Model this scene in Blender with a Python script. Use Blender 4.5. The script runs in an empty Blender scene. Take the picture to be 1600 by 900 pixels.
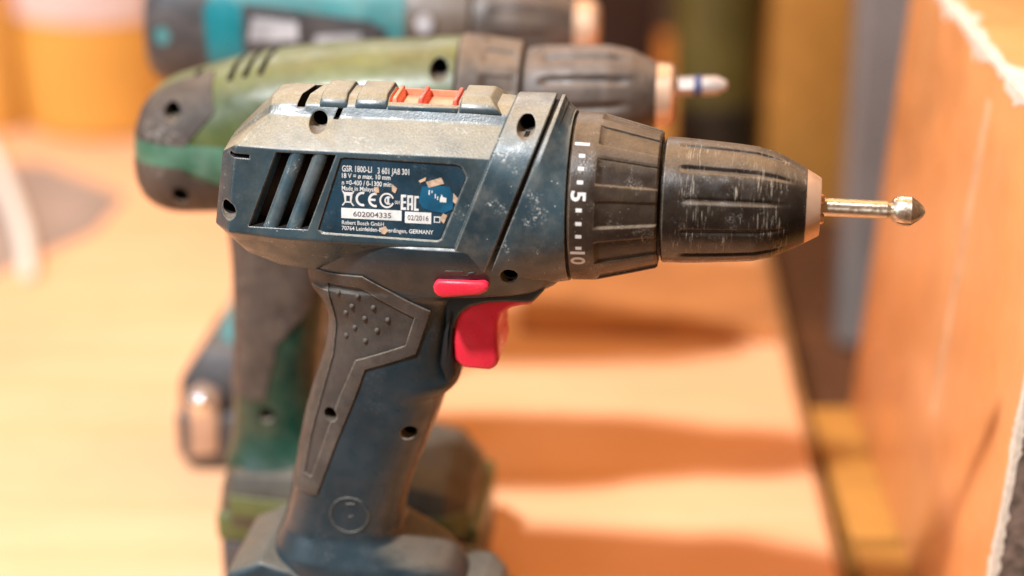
import bpy, bmesh, math, random
from mathutils import Vector, Matrix
random.seed(7)
R = math.radians
S = bpy.context.scene
COL = S.collection

# ------------------------------------------------------------ camera
cam = bpy.data.cameras.new('camera')
camo = bpy.data.objects.new('camera', cam); COL.objects.link(camo)
camo.location = (0, -0.564, 0.395)
camo.rotation_euler = (R(90 - 22.5), 0, 0)
cam.lens = 69.0; cam.sensor_width = 36.0
cam.clip_start = 0.02; cam.clip_end = 30
cam.dof.use_dof = True; cam.dof.focus_distance = 0.589; cam.dof.aperture_fstop = 3.7
S.camera = camo

# ------------------------------------------------------------ world and lamps
W = bpy.data.worlds.new('World'); S.world = W; W.use_nodes = True
bg = W.node_tree.nodes['Background']
bg.inputs[0].default_value = (1.0, 0.52, 0.25, 1); bg.inputs[1].default_value = 0.24

def area(name, loc, target, power, color, sx, sy=None, shape='RECTANGLE'):
    l = bpy.data.lights.new(name, 'AREA'); l.shape = shape; l.size = sx
    if sy: l.size_y = sy
    l.energy = power; l.color = color
    o = bpy.data.objects.new(name, l); COL.objects.link(o); o.location = loc
    o.rotation_euler = (Vector(target) - Vector(loc)).to_track_quat('-Z', 'Y').to_euler()
    return o
_d = Vector((-0.37, -0.53, 1)).normalized()
area('key_lamp', Vector((0.0, 0.12, 0.1)) + _d * 2.0, (0.0, 0.12, 0.1), 62, (0.97, 0.98, 1.0), 0.13, shape='DISK')
area('window_lamp', (-0.3, 2.3, 1.2), (0, 0.1, 0.15), 60, (0.95, 0.97, 1.0), 1.6, 0.7)
area('warm_fill', (0.3, 1.1, 2.1), (0.05, 0.2, 0.0), 32, (1.0, 0.49, 0.13), 2.4, 1.4)  # added overhead fill, no known source, warms and lifts the bench shadows
area('left_window_lamp', (-1.5, -0.9, 0.9), (0.0, 0.0, 0.12), 14, (0.70, 0.87, 1.0), 0.8, 0.9)

S.view_settings.view_transform = 'Standard'; S.view_settings.look = 'None'
S.view_settings.exposure = 0.0; S.view_settings.gamma = 1.0
S.view_settings.use_curve_mapping = False

# ------------------------------------------------------------ materials
class NT:
    def __init__(s, m): s.t = m.node_tree; s.n = s.t.nodes; s.l = s.t.links
    def new(s, k, **kw):
        n = s.n.new(k)
        for a, b in kw.items(): setattr(n, a, b)
        return n
    def put(s, inp, v):
        if hasattr(v, 'is_output') or isinstance(v, bpy.types.NodeSocket): s.l.new(v, inp)
        else: inp.default_value = v
    def math(s, op, a, b=None, clamp=False):
        n = s.new('ShaderNodeMath', operation=op, use_clamp=clamp)
        s.put(n.inputs[0], a)
        if b is not None: s.put(n.inputs[1], b)
        return n.outputs[0]
    def noise(s, vec, scale, detail=3, rough=.55, sc3=None):
        if sc3:
            mp = s.new('ShaderNodeMapping'); s.l.new(vec, mp.inputs[0]); mp.inputs['Scale'].default_value = sc3; vec = mp.outputs[0]
        n = s.new('ShaderNodeTexNoise'); s.l.new(vec, n.inputs['Vector'])
        n.inputs['Scale'].default_value = scale; n.inputs['Detail'].default_value = detail; n.inputs['Roughness'].default_value = rough
        return n.outputs[0]
    def step(s, v, a, b, lo=0., hi=1.):
        n = s.new('ShaderNodeMapRange', interpolation_type='SMOOTHSTEP'); s.put(n.inputs[0], v)
        for i, x in enumerate((a, b, lo, hi)): n.inputs[i + 1].default_value = x
        return n.outputs[0]
    def mix(s, f, a, b):
        n = s.new('ShaderNodeMix', data_type='RGBA'); s.put(n.inputs[0], f)
        s.put(n.inputs[6], (*a, 1) if isinstance(a, tuple) else a); s.put(n.inputs[7], (*b, 1) if isinstance(b, tuple) else b)
        return n.outputs[2]

MATS = {}
def mat(name, base, rough=.45, metal=0., var=.15, var_scale=60, dust=0., dust_glare_col=(.42, .36, .27), updust_glare=0., wear=0., wear_col=(.5, .47, .4),
        scuff=0., scuff_col=(.62, .6, .55), scuff_scale=90, rings=0., bump=.0, bump_scale=1500, edge=0., spec=.5, grain=None, coat=0.):
    m = bpy.data.materials.new(name); m.use_nodes = True; MATS[name] = m
    k = NT(m); b = k.n['Principled BSDF']
    tc = k.new('ShaderNodeTexCoord'); P = tc.outputs['Object']
    n1 = k.noise(P, var_scale, 4)
    hi = tuple(min(1, c * (1 + var)) for c in base); lo = tuple(c * (1 - var) for c in base)
    col = k.mix(k.step(n1, .3, .7), lo, hi)
    rgh = rough
    if grain:
        g = k.noise(P, 1.0, 5, .6, grain[0]); col = k.mix(k.math('MULTIPLY', k.step(g, .35, .7), grain[2]), col, grain[1])
    bev = None
    if edge > 0:
        bn = k.new('ShaderNodeBevel'); bn.samples = 4; bn.inputs[0].default_value = edge; bev = bn.outputs[0]
    geo = k.new('ShaderNodeNewGeometry')
    dm = None
    if dust > 0 or updust_glare > 0:
        n2 = k.noise(P, 130, 6, .65); n3 = k.noise(P, 1.0, 3, .6, (1900, 1900, 420))
        dm = k.math('MULTIPLY', k.step(n2, .35, .75), dust) if dust else 0.0
        if updust_glare:
            sx = k.new('ShaderNodeSeparateXYZ'); k.l.new(tc.outputs['Normal'], sx.inputs[0])
            up = k.math('MULTIPLY', k.step(sx.outputs[2], .56, .84), k.step(n2, .1, .55, .55, 1.))  # up-facing tint: settled dust plus top glare painted into the colour
            dm = k.math('ADD', dm, k.math('MULTIPLY', up, updust_glare), True)
        dm = k.math('MULTIPLY', dm, k.step(n3, .3, .7, .72, 1.12), True)
        col = k.mix(dm, col, dust_glare_col)
    if scuff > 0:
        a = k.noise(P, scuff_scale, 2, .5); c = k.noise(P, scuff_scale * 11, 5, .7)
        sm = k.math('MULTIPLY', k.math('MULTIPLY', k.step(a, .56, .68), k.step(c, .52, .66)), scuff)
        v = k.new('ShaderNodeTexVoronoi'); v.inputs['Scale'].default_value = scuff_scale * 3.2; k.l.new(P, v.inputs['Vector'])
        sp = k.math('MULTIPLY', k.step(v.outputs[0], .09, .05), min(1, scuff))
        col = k.mix(k.math('MAXIMUM', sm, sp, True), col, scuff_col)
    if rings > 0:
        a = k.noise(P, 1.0, 2, .6, (4200, 150, 150)); bd = k.noise(P, 1.0, 3, .6, (170, 110, 110))
        sx2 = k.new('ShaderNodeSeparateXYZ'); k.l.new(P, sx2.inputs[0])
        g1 = k.step(k.math('ABSOLUTE', k.math('SUBTRACT', sx2.outputs[0], .0555)), .006, .001); g2 = k.step(k.math('ABSOLUTE', k.math('SUBTRACT', sx2.outputs[0], .0795)), .008, .002)
        bd = k.math('ADD', bd, k.math('MULTIPLY', k.math('MAXIMUM', g1, g2), .12))
        rm = k.math('MULTIPLY', k.math('MULTIPLY', k.step(a, .595, .66), k.step(bd, .50, .68)), rings)
        col = k.mix(rm, col, (.55, .47, .36))
    if wear > 0 and bev:
        dp = k.new('ShaderNodeVectorMath', operation='DOT_PRODUCT'); k.l.new(bev, dp.inputs[0]); k.l.new(geo.outputs['Normal'], dp.inputs[1])
        e = k.step(dp.outputs['Value'], .985, .90); n4 = k.noise(P, 420, 4, .7)
        em = k.math('MULTIPLY', k.math('MULTIPLY', e, k.step(n4, .3, .6, .25, 1.)), wear, True)
        col = k.mix(em, col, wear_col)
    k.l.new(col, b.inputs['Base Color'])
    rv = k.step(k.noise(P, var_scale * 3, 4), .3, .7, max(.03, rough - .08), min(1, rough + .1))
    if dm is not None: rv = k.math('ADD', rv, k.math('MULTIPLY', dm, .12), True)
    k.l.new(rv, b.inputs['Roughness'])
    b.inputs['Metallic'].default_value = metal
    b.inputs['Specular IOR Level'].default_value = spec
    b.inputs['Coat Weight'].default_value = coat
    if bump > 0:
        bp = k.new('ShaderNodeBump'); bp.inputs['Strength'].default_value = bump; bp.inputs['Distance'].default_value = .0004
        k.l.new(k.noise(P, bump_scale, 3), bp.inputs['Height'])
        if bev: k.l.new(bev, bp.inputs['Normal'])
        k.l.new(bp.outputs[0], b.inputs['Normal'])
    elif bev: k.l.new(bev, b.inputs['Normal'])
    return m

mat('blue_plastic', (.027, .055, .070), .33, var=.25, dust=.09, dust_glare_col=(.40, .335, .225), updust_glare=.85, wear=.55, scuff=.4, bump=.12, edge=.0007)
mat('blue_plastic_scuffed', (.027, .055, .070), .36, var=.28, dust=.22, dust_glare_col=(.36, .33, .27), updust_glare=.7, wear=.7, scuff=1.0, scuff_scale=120, bump=.12, edge=.0007)
mat('handle_plastic', (.018, .036, .047), .34, var=.15, dust=.02, dust_glare_col=(.27, .235, .18), updust_glare=.5, wear=.3, scuff=.06, bump=.10, bump_scale=2600, edge=.0006)
mat('interior', (.005, .004, .004), .8)
mat('hole_wall', (.16, .13, .10), .7, dust=.8, dust_glare_col=(.5, .42, .32))
mat('rubber_grip', (.052, .044, .037), .62, var=.25, dust=.45, dust_glare_col=(.16, .13, .105), updust_glare=.4, wear=.9, wear_col=(.42, .34, .26), bump=.25, edge=.0006)
mat('rubber_inset', (.043, .036, .030), .6, var=.25, dust=.45, dust_glare_col=(.105, .09, .078), updust_glare=.3, wear=.5, wear_col=(.3, .26, .2), bump=.25, edge=.0005)
mat('clutch_plastic', (.026, .017, .012), .34, var=.25, dust=.20, dust_glare_col=(.20, .145, .10), updust_glare=.6, wear=.6, wear_col=(.40, .29, .19), scuff=.6, scuff_col=(.5, .44, .37), scuff_scale=170, bump=.2, edge=.0006)  # pale top tint on the clutch imitates glare as well as dust
mat('chuck_plastic', (.014, .010, .008), .27, var=.25, dust=.10, dust_glare_col=(.22, .16, .11), updust_glare=.6, wear=.55, wear_col=(.45, .34, .24), scuff=.35, scuff_scale=190, rings=.7, bump=.12, edge=.0006)  # chuck top likewise paler, glare painted in with the dust
mat('black_gap', (.006, .005, .005), .6)
mat('nose_steel', (.86, .58, .40), .42, metal=.55, var=.12, edge=.0004)
mat('bit_steel', (.72, .63, .51), .38, metal=1., var=.04, var_scale=300)
mat('red_plastic', (.84, .028, .06), .32, var=.08, edge=.0008, wear=.35, wear_col=(.8, .28, .24), dust=.22, dust_glare_col=(.38, .045, .05), scuff=.12, scuff_col=(.7, .3, .28), bump=.08)
mat('selector_orange', (.80, .26, .14), .45, var=.1, dust=.6, dust_glare_col=(.82, .52, .36), edge=.0005)
mat('rib_coral', (.80, .13, .09), .4, var=.1, dust=.4, dust_glare_col=(.85, .38, .28), edge=.0004)
mat('label_blue', (.010, .035, .055), .22, var=.3, var_scale=120, scuff=.12, scuff_scale=200, dust=.12, dust_glare_col=(.12, .14, .15))
mat('label_bright', (.006, .085, .16), .15, var=.3, var_scale=150, coat=.5)
mat('label_white', (.74, .73, .70), .5, var=.1, var_scale=200, dust=.6, dust_glare_col=(.36, .34, .31))
mat('label_ink', (.13, .10, .09), .5)
mat('label_chip', (.48, .33, .22), .6, var=.3, var_scale=500)
mat('mark_white', (.72, .70, .66), .5, var=.1, dust=.3, dust_glare_col=(.35, .27, .2))

mat('green_plastic', (.068, .098, .028), .34, var=.3, updust_glare=.28, dust=.12, dust_glare_col=(.40, .36, .2), edge=.0007, wear=.5)
mat('green_handle', (.004, .040, .025), .38, var=.25, updust_glare=.4, dust=.1, dust_glare_col=(.36, .36, .25))
mat('green_accent', (.05, .17, .10), .4, var=.3, dust=.25, dust_glare_col=(.3, .42, .36))
mat('dark_olive', (.060, .055, .042), .42, var=.3, dust=.25, dust_glare_col=(.2, .16, .12), updust_glare=.4)
mat('brown_rubber', (.055, .042, .035), .6, var=.35, dust=.5, dust_glare_col=(.17, .13, .10), updust_glare=.4, scuff=.5, scuff_scale=70)
mat('brown_plastic', (.085, .060, .045), .45, var=.3, dust=.4, dust_glare_col=(.26, .19, .135), updust_glare=.5, edge=.0007, wear=.4)
mat('brown_chuck', (.075, .055, .045), .42, var=.3, dust=.4, dust_glare_col=(.24, .18, .14), updust_glare=.5, rings=.4, edge=.0007)
mat('teal_plastic', (.06, .24, .25), .42, var=.15, updust_glare=.4, dust=.15, dust_glare_col=(.4, .42, .38))
mat('teal_bright', (.01, .20, .24), .35, var=.15)
mat('charcoal_plastic', (.05, .05, .055), .5, var=.3, updust_glare=.5, dust=.3, dust_glare_col=(.2, .17, .15))
mat('pale_sticker', (.45, .45, .47), .5, var=.3, var_scale=90)
mat('chrome', (.8, .78, .75), .15, metal=1.)
mat('dull_steel', (.55, .48, .44), .42, metal=.35)
mat('clip_steel', (.55, .42, .33), .35, metal=.5)
mat('beige_plastic', (.24, .175, .12), .4, var=.2)
mat('blue_band', (.07, .08, .17), .5)

mat('table_wood', (.90, .51, .295), .7, spec=.12, var=.09, var_scale=7, grain=((4, 60, 60), (.86, .41, .19), .4), bump=.1, bump_scale=400)
mat('table_edge', (.36, .17, .06), .6, var=.25, var_scale=60)
mat('ochre_wood', (.52, .24, .05), .5, var=.15, grain=((30, 30, 3), (.42, .18, .03), .5))
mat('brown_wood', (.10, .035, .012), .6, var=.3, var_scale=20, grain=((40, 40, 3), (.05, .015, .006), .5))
mat('shade_slab_brown', (.55, .23, .08), .6, var=.15, var_scale=25, grain=((4, 60, 60), (.3, .1, .04), .4), spec=.2)  # brown of the added slab, shade put into its colour
mat('dark_wood', (.030, .011, .006), .6, var=.3, var_scale=15)
mat('orange_paint', (.84, .33, .105), .36, var=.12, var_scale=18, grain=((14, 14, 2.2), (.86, .46, .22), .45), scuff=.12, scuff_col=(.85, .55, .35), scuff_scale=40, dust=.25, dust_glare_col=(.82, .42, .2), edge=.0015, coat=.15)
mat('primer', (.80, .70, .58), .7, var=.15, var_scale=300, bump=.5, bump_scale=500)
mat('scrape', (.80, .46, .25), .5, var=.15, var_scale=100)
mat('broken_wood', (.16, .115, .09), .8, var=.5, var_scale=160, bump=1., bump_scale=250, scuff=.4, scuff_col=(.5, .45, .4))
mat('grey_metal', (.24, .225, .215), .4, metal=.0, var=.15, var_scale=20)
mat('olive_paint', (.085, .065, .012), .5, var=.2, var_scale=20)
mat('black_plastic', (.012, .010, .006), .5)
mat('ochre_plastic', (.72, .36, .07), .4, var=.1, var_scale=15)
mat('tub_label', (.72, .55, .50), .5, var=.12, var_scale=30)
mat('tub_label_red', (.72, .33, .24), .5)
mat('cord_white', (.90, .87, .80), .5, var=.05)
mat('grey_sheet', (.37, .28, .235), .8, var=.12, var_scale=40)
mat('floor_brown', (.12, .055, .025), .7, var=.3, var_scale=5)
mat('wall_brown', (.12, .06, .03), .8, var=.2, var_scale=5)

# ------------------------------------------------------------ mesh helpers (millimetres; x = along the tool, y = away from camera, z = up)
MM = .001
def link(name, me, material, parent=None):
    if isinstance(material, str): me.materials.append(MATS[material])
    else:
        for m_ in material: me.materials.append(MATS[m_])
    o = bpy.data.objects.new(name, me); COL.objects.link(o)
    if parent: o.parent = parent
    return o
def mesh_of(bm, smooth=35):
    bmesh.ops.recalc_face_normals(bm, faces=bm.faces)
    me = bpy.data.meshes.new('m'); bm.to_mesh(me); bm.free()
    if smooth:
        me.shade_smooth(); me.set_sharp_from_angle(angle=R(smooth))
    return me
def loft(rings, cap=True, smooth=35, close=True):
    bm = bmesh.new()
    vs = [[bm.verts.new((p[0] * MM, p[1] * MM, p[2] * MM)) for p in r] for r in rings]
    n = len(rings[0])
    for a, b in zip(vs, vs[1:]):
        for i in range(n if close else n - 1):
            j = (i + 1) % n
            bm.faces.new((a[i], a[j], b[j], b[i]))
    if cap:
        bm.faces.new(vs[0][::-1]); bm.faces.new(vs[-1])
    return mesh_of(bm, smooth)
def prism(poly, w0, w1, smooth=0, wf=None):
    """polygon in (u,z) extruded from depth w0 to w1 (w towards the camera = -y); wf(u,z) adds a surface depth"""
    f = wf or (lambda u, z: 0)
    return loft([[(u, -(w0 + f(u, z)), z) for u, z in poly], [(u, -(w1 + f(u, z)), z) for u, z in poly]], smooth=smooth)
def bevel_mesh(me, width, seg=3, angle=30, smooth=40):
    bm = bmesh.new(); bm.from_mesh(me)
    ed = [e for e in bm.edges if len(e.link_faces) == 2 and e.calc_face_angle(0) > R(angle)]
    bmesh.ops.bevel(bm, geom=ed, offset=width * MM, segments=seg, profile=.5, affect='EDGES', clamp_overlap=True)
    return mesh_of(bm, smooth)
def lathe(prof, z0, nseg=96, rf=None, tilt=0., smooth=32, nu=None):
    """profile [(u, r)] turned about the tool axis at height z0"""
    if nu:
        out = []
        for (a, ra), (b, rb) in zip(prof, prof[1:]):
            k = max(1, int(abs(b - a) / nu))
            for i in range(k): out.append((a + (b - a) * i / k, ra + (rb - ra) * i / k))
        prof = out + [prof[-1]]
    rings = []
    for u, r in prof:
        ring = []
        for i in range(nseg):
            t = 2 * math.pi * i / nseg
            rr = r + (rf(u, math.degrees(t)) if rf else 0)
            ring.append((u, -rr * math.cos(t), z0 + tilt * u + rr * math.sin(t)))
        rings.append(ring)
    return loft(rings, smooth=smooth)
def box(x0, x1, y0, y1, z0, z1, bev=0, seg=2):
    me = loft([[(x0, y0, z0), (x1, y0, z0), (x1, y1, z0), (x0, y1, z0)], [(x0, y0, z1), (x1, y0, z1), (x1, y1, z1), (x0, y1, z1)]], smooth=0)
    return bevel_mesh(me, bev, seg) if bev else me
def sup(c, s, n):
    return math.copysign(abs(c) ** (2 / n), c), math.copysign(abs(s) ** (2 / n), s)
def catmull(rows, step):
    """dense smooth interpolation of station rows (first column is the parameter)"""
    out = []
    for i in range(len(rows) - 1):
        p0, p1, p2, p3 = rows[max(0, i - 1)], rows[i], rows[i + 1], rows[min(len(rows) - 1, i + 2)]
        k = max(1, int(abs(p2[0] - p1[0]) / step))
        for j in range(k):
            t = j / k; r = []
            for a, b, c, d in zip(p0, p1, p2, p3):
                m1 = (c - a) / 2; m2 = (d - b) / 2
                lim = 2.0 * abs(c - b); m1 = max(-lim, min(lim, m1)); m2 = max(-lim, min(lim, m2))
                r.append((2*t**3-3*t*t+1)*b + (t**3-2*t*t+t)*m1 + (-2*t**3+3*t*t)*c + (t**3-t*t)*m2)
            out.append(r)
    return out + [list(rows[-1])]
def cut(o, cutters, op='DIFFERENCE', keep=False, smooth=35):
    par_ = o.parent; o.parent = None          # cutters are made in the tool's own frame
    for c in cutters:
        m = o.modifiers.new('b', 'BOOLEAN'); m.operation = op; m.object = c; m.solver = 'EXACT'
        m.material_mode = 'TRANSFER'
    bpy.context.view_layer.update()
    dg = bpy.context.evaluated_depsgraph_get()
    me = bpy.data.meshes.new_from_object(o.evaluated_get(dg))
    o.modifiers.clear(); o.data = me
    me.shade_smooth(); me.set_sharp_from_angle(angle=R(smooth))
    o.parent = par_
    if not keep:
        for c in cutters: bpy.data.objects.remove(c)
    return o
def cutter(me, m='interior'): return link('cut', me, m)
def cyl_w(u, z, r, w0, w1, seg=24):
    return prism([(u + r * math.cos(2*math.pi*i/seg), z + r * math.sin(2*math.pi*i/seg)) for i in range(seg)], w0, w1)
def hole(u, z, r, ws, cup=4.0, seg=24):
    return [cutter(cyl_w(u, z, r, ws - cup, 60, seg), 'hole_wall'), cutter(cyl_w(u, z + .15, r * .9, ws - cup - 9, ws - cup + .5, seg), 'interior')]
def tag(o, label=None, cat=None, group=None, kind=None):
    if label: o['label'] = label
    if cat: o['category'] = cat
    if group: o['group'] = group
    if kind: o['kind'] = kind
    return o
def empty(name, loc, rz=0.):
    o = bpy.data.objects.new(name, None); COL.objects.link(o); o.location = loc; o.rotation_euler = (0, 0, R(rz)); o.empty_display_size = .02
    return o
_tc = {}
def text_geo(body, size, bold=.012):
    c = bpy.data.curves.new('t', 'FONT'); c.body = body; c.size = size; c.offset = bold * size; c.resolution_u = 3
    o = bpy.data.objects.new('t', c); COL.objects.link(o)
    dg = bpy.context.evaluated_depsgraph_get()
    me = bpy.data.meshes.new_from_object(o.evaluated_get(dg))
    vs = [tuple(v.co) for v in me.vertices]; fs = [tuple(p.vertices) for p in me.polygons]
    bpy.data.objects.remove(o); bpy.data.meshes.remove(me); bpy.data.curves.remove(c)
    return vs, fs
def raw(vs, fs):
    me = bpy.data.meshes.new('m'); me.from_pydata([(a * MM, b * MM, c * MM) for a, b, c in vs], [], fs); me.update(); return me

# ------------------------------------------------------------ setting: bench, floor, wall
EX = lambda Y: 126.0 + (Y - 97) * .031        # right edge of the bench runs almost straight away from the camera
bench = link('workbench', bevel_mesh(loft([[(-900, -125, -28), (EX(-125), -125, -28), (EX(900), 900, -28), (-900, 900, -28)],
                                [(-900, -125, 0), (EX(-125), -125, 0), (EX(900), 900, 0), (-900, 900, 0)]], smooth=0), 1.2, 2), 'table_wood')
tag(bench, kind='structure')
el = link('edge_strip', loft([[(EX(-125) + .2, -125, -30), (EX(-125) + 4.5, -125, -30), (EX(900) + 4.5, 900, -30), (EX(900) + .2, 900, -30)],
                              [(EX(-125) + .2, -125, -2), (EX(-125) + 4.5, -125, -2), (EX(900) + 4.5, 900, -2), (EX(900) + .2, 900, -2)]], smooth=0), 'table_edge', bench)
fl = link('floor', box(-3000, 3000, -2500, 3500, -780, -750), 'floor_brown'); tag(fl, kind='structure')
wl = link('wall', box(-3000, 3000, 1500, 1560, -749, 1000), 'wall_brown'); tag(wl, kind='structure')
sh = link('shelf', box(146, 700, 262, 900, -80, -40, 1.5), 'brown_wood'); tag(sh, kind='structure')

# ------------------------------------------------------------ drill 1: the sharp dark blue one
D1 = empty('cordless_drill', (0, 0, 0), -8)
tag(D1, 'dark blue cordless drill with red trigger and rating label, nearest and in focus', 'drill', 'cordless drills standing in a row')
AX = 193.0
SH = .375                                    # slant of the seams and vents
def rowring(r):                              # r: five (u, w, z) plus a rounded crown row
    u0, w0, z0 = r[0]; r = [(u0, w0 * .62, z0 + (1.9 if u0 > -80 else .3))] + r
    return [(u, -w, z) for u, w, z in r] + [(u, w, z) for u, w, z in r[::-1]]
st = [
 [(-85.0, 7.5, 209.3), (-85.4, 9.5, 208.6), (-86.2, 14.0, 206.5), (-88.5, 18.0, 185.0), (-88.0, 10, 180.5)],
 [(-71.8, 9, 220.6), (-72.0, 11, 218.2), (-80.3, 20.3, 210.9), (-82.5, 25.3, 185.3), (-80.0, 13, 174.0)],
 [(-67.0, 9, 221.3), (-66.5, 11, 218.1), (-66.0, 21, 210.6), (-66.0, 26, 184.2), (-69.7, 13, 170.3)],
 [(-50.0, 9, 221.5), (-50.0, 11, 218.1), (-50.0, 21, 210.6), (-50.0, 26, 183.9), (-50.0, 13, 168.5)],
 [(-30.0, 9, 221.5), (-30.0, 11, 218.1), (-30.0, 21, 210.6), (-30.0, 26, 183.9), (-30.0, 13, 168.0)],
 [(-12.0, 9, 221.2), (-12.0, 11, 218.0), (-12.0, 21, 210.6), (-12.0, 26, 183.9), (-12.0, 13, 168.0)],
 [(8.0, 9, 219.8), (8.0, 11, 217.0), (8.0, 20, 209.6), (8.0, 24, 184.5), (8.0, 13, 170.0)]]
PW = lambda u, z: 21 + (210.6 - z) / 26.7 * 5          # depth of the flat side face
hs = link('housing', bevel_mesh(loft([rowring(r) for r in st], smooth=0), .55, 2, 8), ['blue_plastic', 'interior', 'hole_wall'], D1)
par = lambda ua, ub, z0, z1: [(ua + SH * (z0 - 210.4), z0), (ub + SH * (z0 - 210.4), z0), (ub + SH * (z1 - 210.4), z1), (ua + SH * (z1 - 210.4), z1)]
label_poly = [(-48.2, 208.7), (-46.9, 209.1), (-13.6, 208.5), (-11.9, 207.9), (-10.2, 205.0), (-17.4, 186.3), (-18.6, 185.7), (-53.6, 186.4), (-54.8, 187.4)]
cuts = [cutter(prism(par(-67.4, -49.2, 187.3, 209.7), -11, 4, wf=PW)),
        cutter(prism(label_poly, -.7, 4, wf=PW), 'blue_plastic'),
        *hole(-56.5, 216.9, 2.75, 12.3),
        *hole(-82.8, 191.4, 2.75, 23.6),
        cutter(prism([(-82.4, 207.5), (-75.8, 207.3), (-75.8, 208.5), (-82.4, 208.7)], -8, 4, wf=PW)),
        cutter(cyl_w(6.4, 219.1, 2.9, -2, 40)), cutter(cyl_w(2.1, 174.3, 2.7, 4, 40)),
        cutter(box(-35.9, -15.0, -7.4, 7.4, 218.4, 230), 'selector_orange'),
        cutter(loft([[(-63.6, -9.6, 219.0), (-61.2, -9.6, 219.0), (-58.6, 4, 219.0), (-61.0, 4, 219.0)], [(-63.6, -9.6, 224), (-61.2, -9.6, 224), (-58.6, 4, 224), (-61.0, 4, 224)]], smooth=0)),
        cutter(prism([(-52.2, 217.6), (-50.6, 217.6), (-48.8, 222.2), (-50.4, 222.2)], 6.5, 14))]
cut(hs, cuts, smooth=13)
# vent slats
for ua, ub in ((-63.05, -58.6), (-56.05, -51.55)):
    prof = []
    um = (ua + ub) / 2; hw_ = (ub - ua) / 2
    sec = [(-1, -5.0), (-1, -1.1), (-.72, -.45), (-.3, -.1), (.3, -.1), (.72, -.45), (1, -1.1), (1, -5.0)]
    r0 = [(um + hw_ * a + SH * (187 - 210.4), -(PW(0, 187) + d), 187.0) for a, d in sec]
    r1 = [(um + hw_ * a + SH * (210 - 210.4), -(PW(0, 210) + d), 210.0) for a, d in sec]
    link('vent_slat', loft([r0, r1], smooth=40), 'blue_plastic_scuffed', D1)
# sloped left cheek of the vent and a sliver of motor inside
link('vent_cheek', loft([[(-67.4 + SH * (z - 210.4), -PW(0, z) + .2, z), (-65.9 + SH * (z - 210.4), -PW(0, z) + 3.2, z), (-67.4 + SH * (z - 210.4), -PW(0, z) + 3.2, z)] for z in (187.4, 209.6)], smooth=0), 'blue_plastic', D1)
link('motor_can', lathe([(-80, 12), (-80, 16.5), (-50, 16.5), (-50, 12)], AX, 40), 'brown_plastic', D1)
# raised blocks on the crown
def crown_block(ua, ub, us, zt, name='crown_block'):
    sec = [(9.6, 220.2), (9.4, 221.8), (8.4, 223.1), (6.0, zt), (-6.0, zt), (-8.4, 223.1), (-9.4, 221.8), (-9.6, 220.2)]
    rings = [[(u + (s_ * (z - 219) / 5 if k == 0 else -s_ * (z - 219) / 5), -w, z) for w, z in sec] for k, (u, s_) in enumerate(((ua, .8), (us, us - ub)))]
    return link(name, bevel_mesh(loft(rings, smooth=0), .55, 3, 15), 'blue_plastic', D1)
crown_block(-57.2, -48.6, -48.0, 224.5); crown_block(-46.4, -36.4, -36.0, 224.7)
crown_block(-15.0, -5.0, -.4, 224.7)
link('crown_rim', bevel_mesh(loft([[(-36.2, -9.7, 220.3), (-14.8, -9.7, 220.3), (-14.8, -7.5, 220.3), (-36.2, -7.5, 220.3)], [(-36.2, -9.2, 222.0), (-14.8, -9.2, 222.0), (-14.8, -7.6, 222.0), (-36.2, -7.6, 222.0)]], smooth=0), .4, 2), 'blue_plastic', D1)
gs = link('gear_selector', box(-35.4, -15.4, -7.2, 7.2, 218.0, 220.3, .5), 'selector_orange', D1)
for u in (-35.4, -27.6, -17.2): link('selector_rib', bevel_mesh(loft([[(u, -7.0, 220), (u + 1.9, -7.0, 220), (u + 1.9, 7.0, 220), (u, 7.0, 220)], [(u + .4, -6.6, 223.6), (u + 1.6, -6.6, 223.6), (u + 1.6, 6.6, 223.6), (u + .4, 6.6, 223.6)]], smooth=0), .35, 2), 'rib_coral' if u > -30 else 'selector_orange', gs)

# gear collar, two sleeves either side of the slanted seam
def collar_ring(u0, shear, grow=0., n=72, nexp=2.25):
    out = []
    for i in range(n):
        t = 2 * math.pi * i / n; c, s = sup(math.cos(t), math.sin(t), nexp)
        zz = AX + (30.2 + grow) * s
        out.append((u0 + shear * (zz - AX), -(27.0 + grow) * c, zz))
    return out
def circ_ring(u0, r, n=72):
    return [(u0, -r * math.cos(2*math.pi*i/n), AX + r * math.sin(2*math.pi*i/n)) for i in range(n)]
ca = link('gear_collar', loft([collar_ring(-10.3, SH, -2.5), collar_ring(-10.3, SH, -.5), collar_ring(-9.6, SH, .2), collar_ring(-4, SH, .3), collar_ring(1.4, SH, .3), collar_ring(1.9, SH, -.2), collar_ring(1.9, SH, -3)], smooth=28), ['blue_plastic_scuffed', 'hole_wall', 'interior'], D1)
cut(ca, hole(6.4, 219.0, 2.8, 14.8))
cut(link('seam_core', loft([collar_ring(-6, SH, -1.6), collar_ring(6, SH, -1.6)], smooth=40), ['black_gap', 'interior'], D1), [cutter(cyl_w(6.4, 219.1, 2.9, -2, 40)), cutter(cyl_w(2.1, 174.3, 2.7, 4, 40))])
def lerp_ring(a, b, t): return [tuple(x + (y - x) * t for x, y in zip(p, q)) for p, q in zip(a, b)]
rA, rB = collar_ring(3.3, SH, -.1), circ_ring(19.0, 25.9)
ncl = link('nose_collar', loft([collar_ring(3.3, SH, -3), rA, lerp_ring(collar_ring(4.0, SH, .2), rB, .05), lerp_ring(rA, rB, .4), lerp_ring(rA, rB, .8), circ_ring(18.7, 26.0), rB, circ_ring(19.1, 23)], smooth=30), ['blue_plastic_scuffed', 'interior'], D1)
cut(ncl, [cutter(cyl_w(2.1, 174.3, 2.7, 4, 40))], smooth=30)

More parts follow.
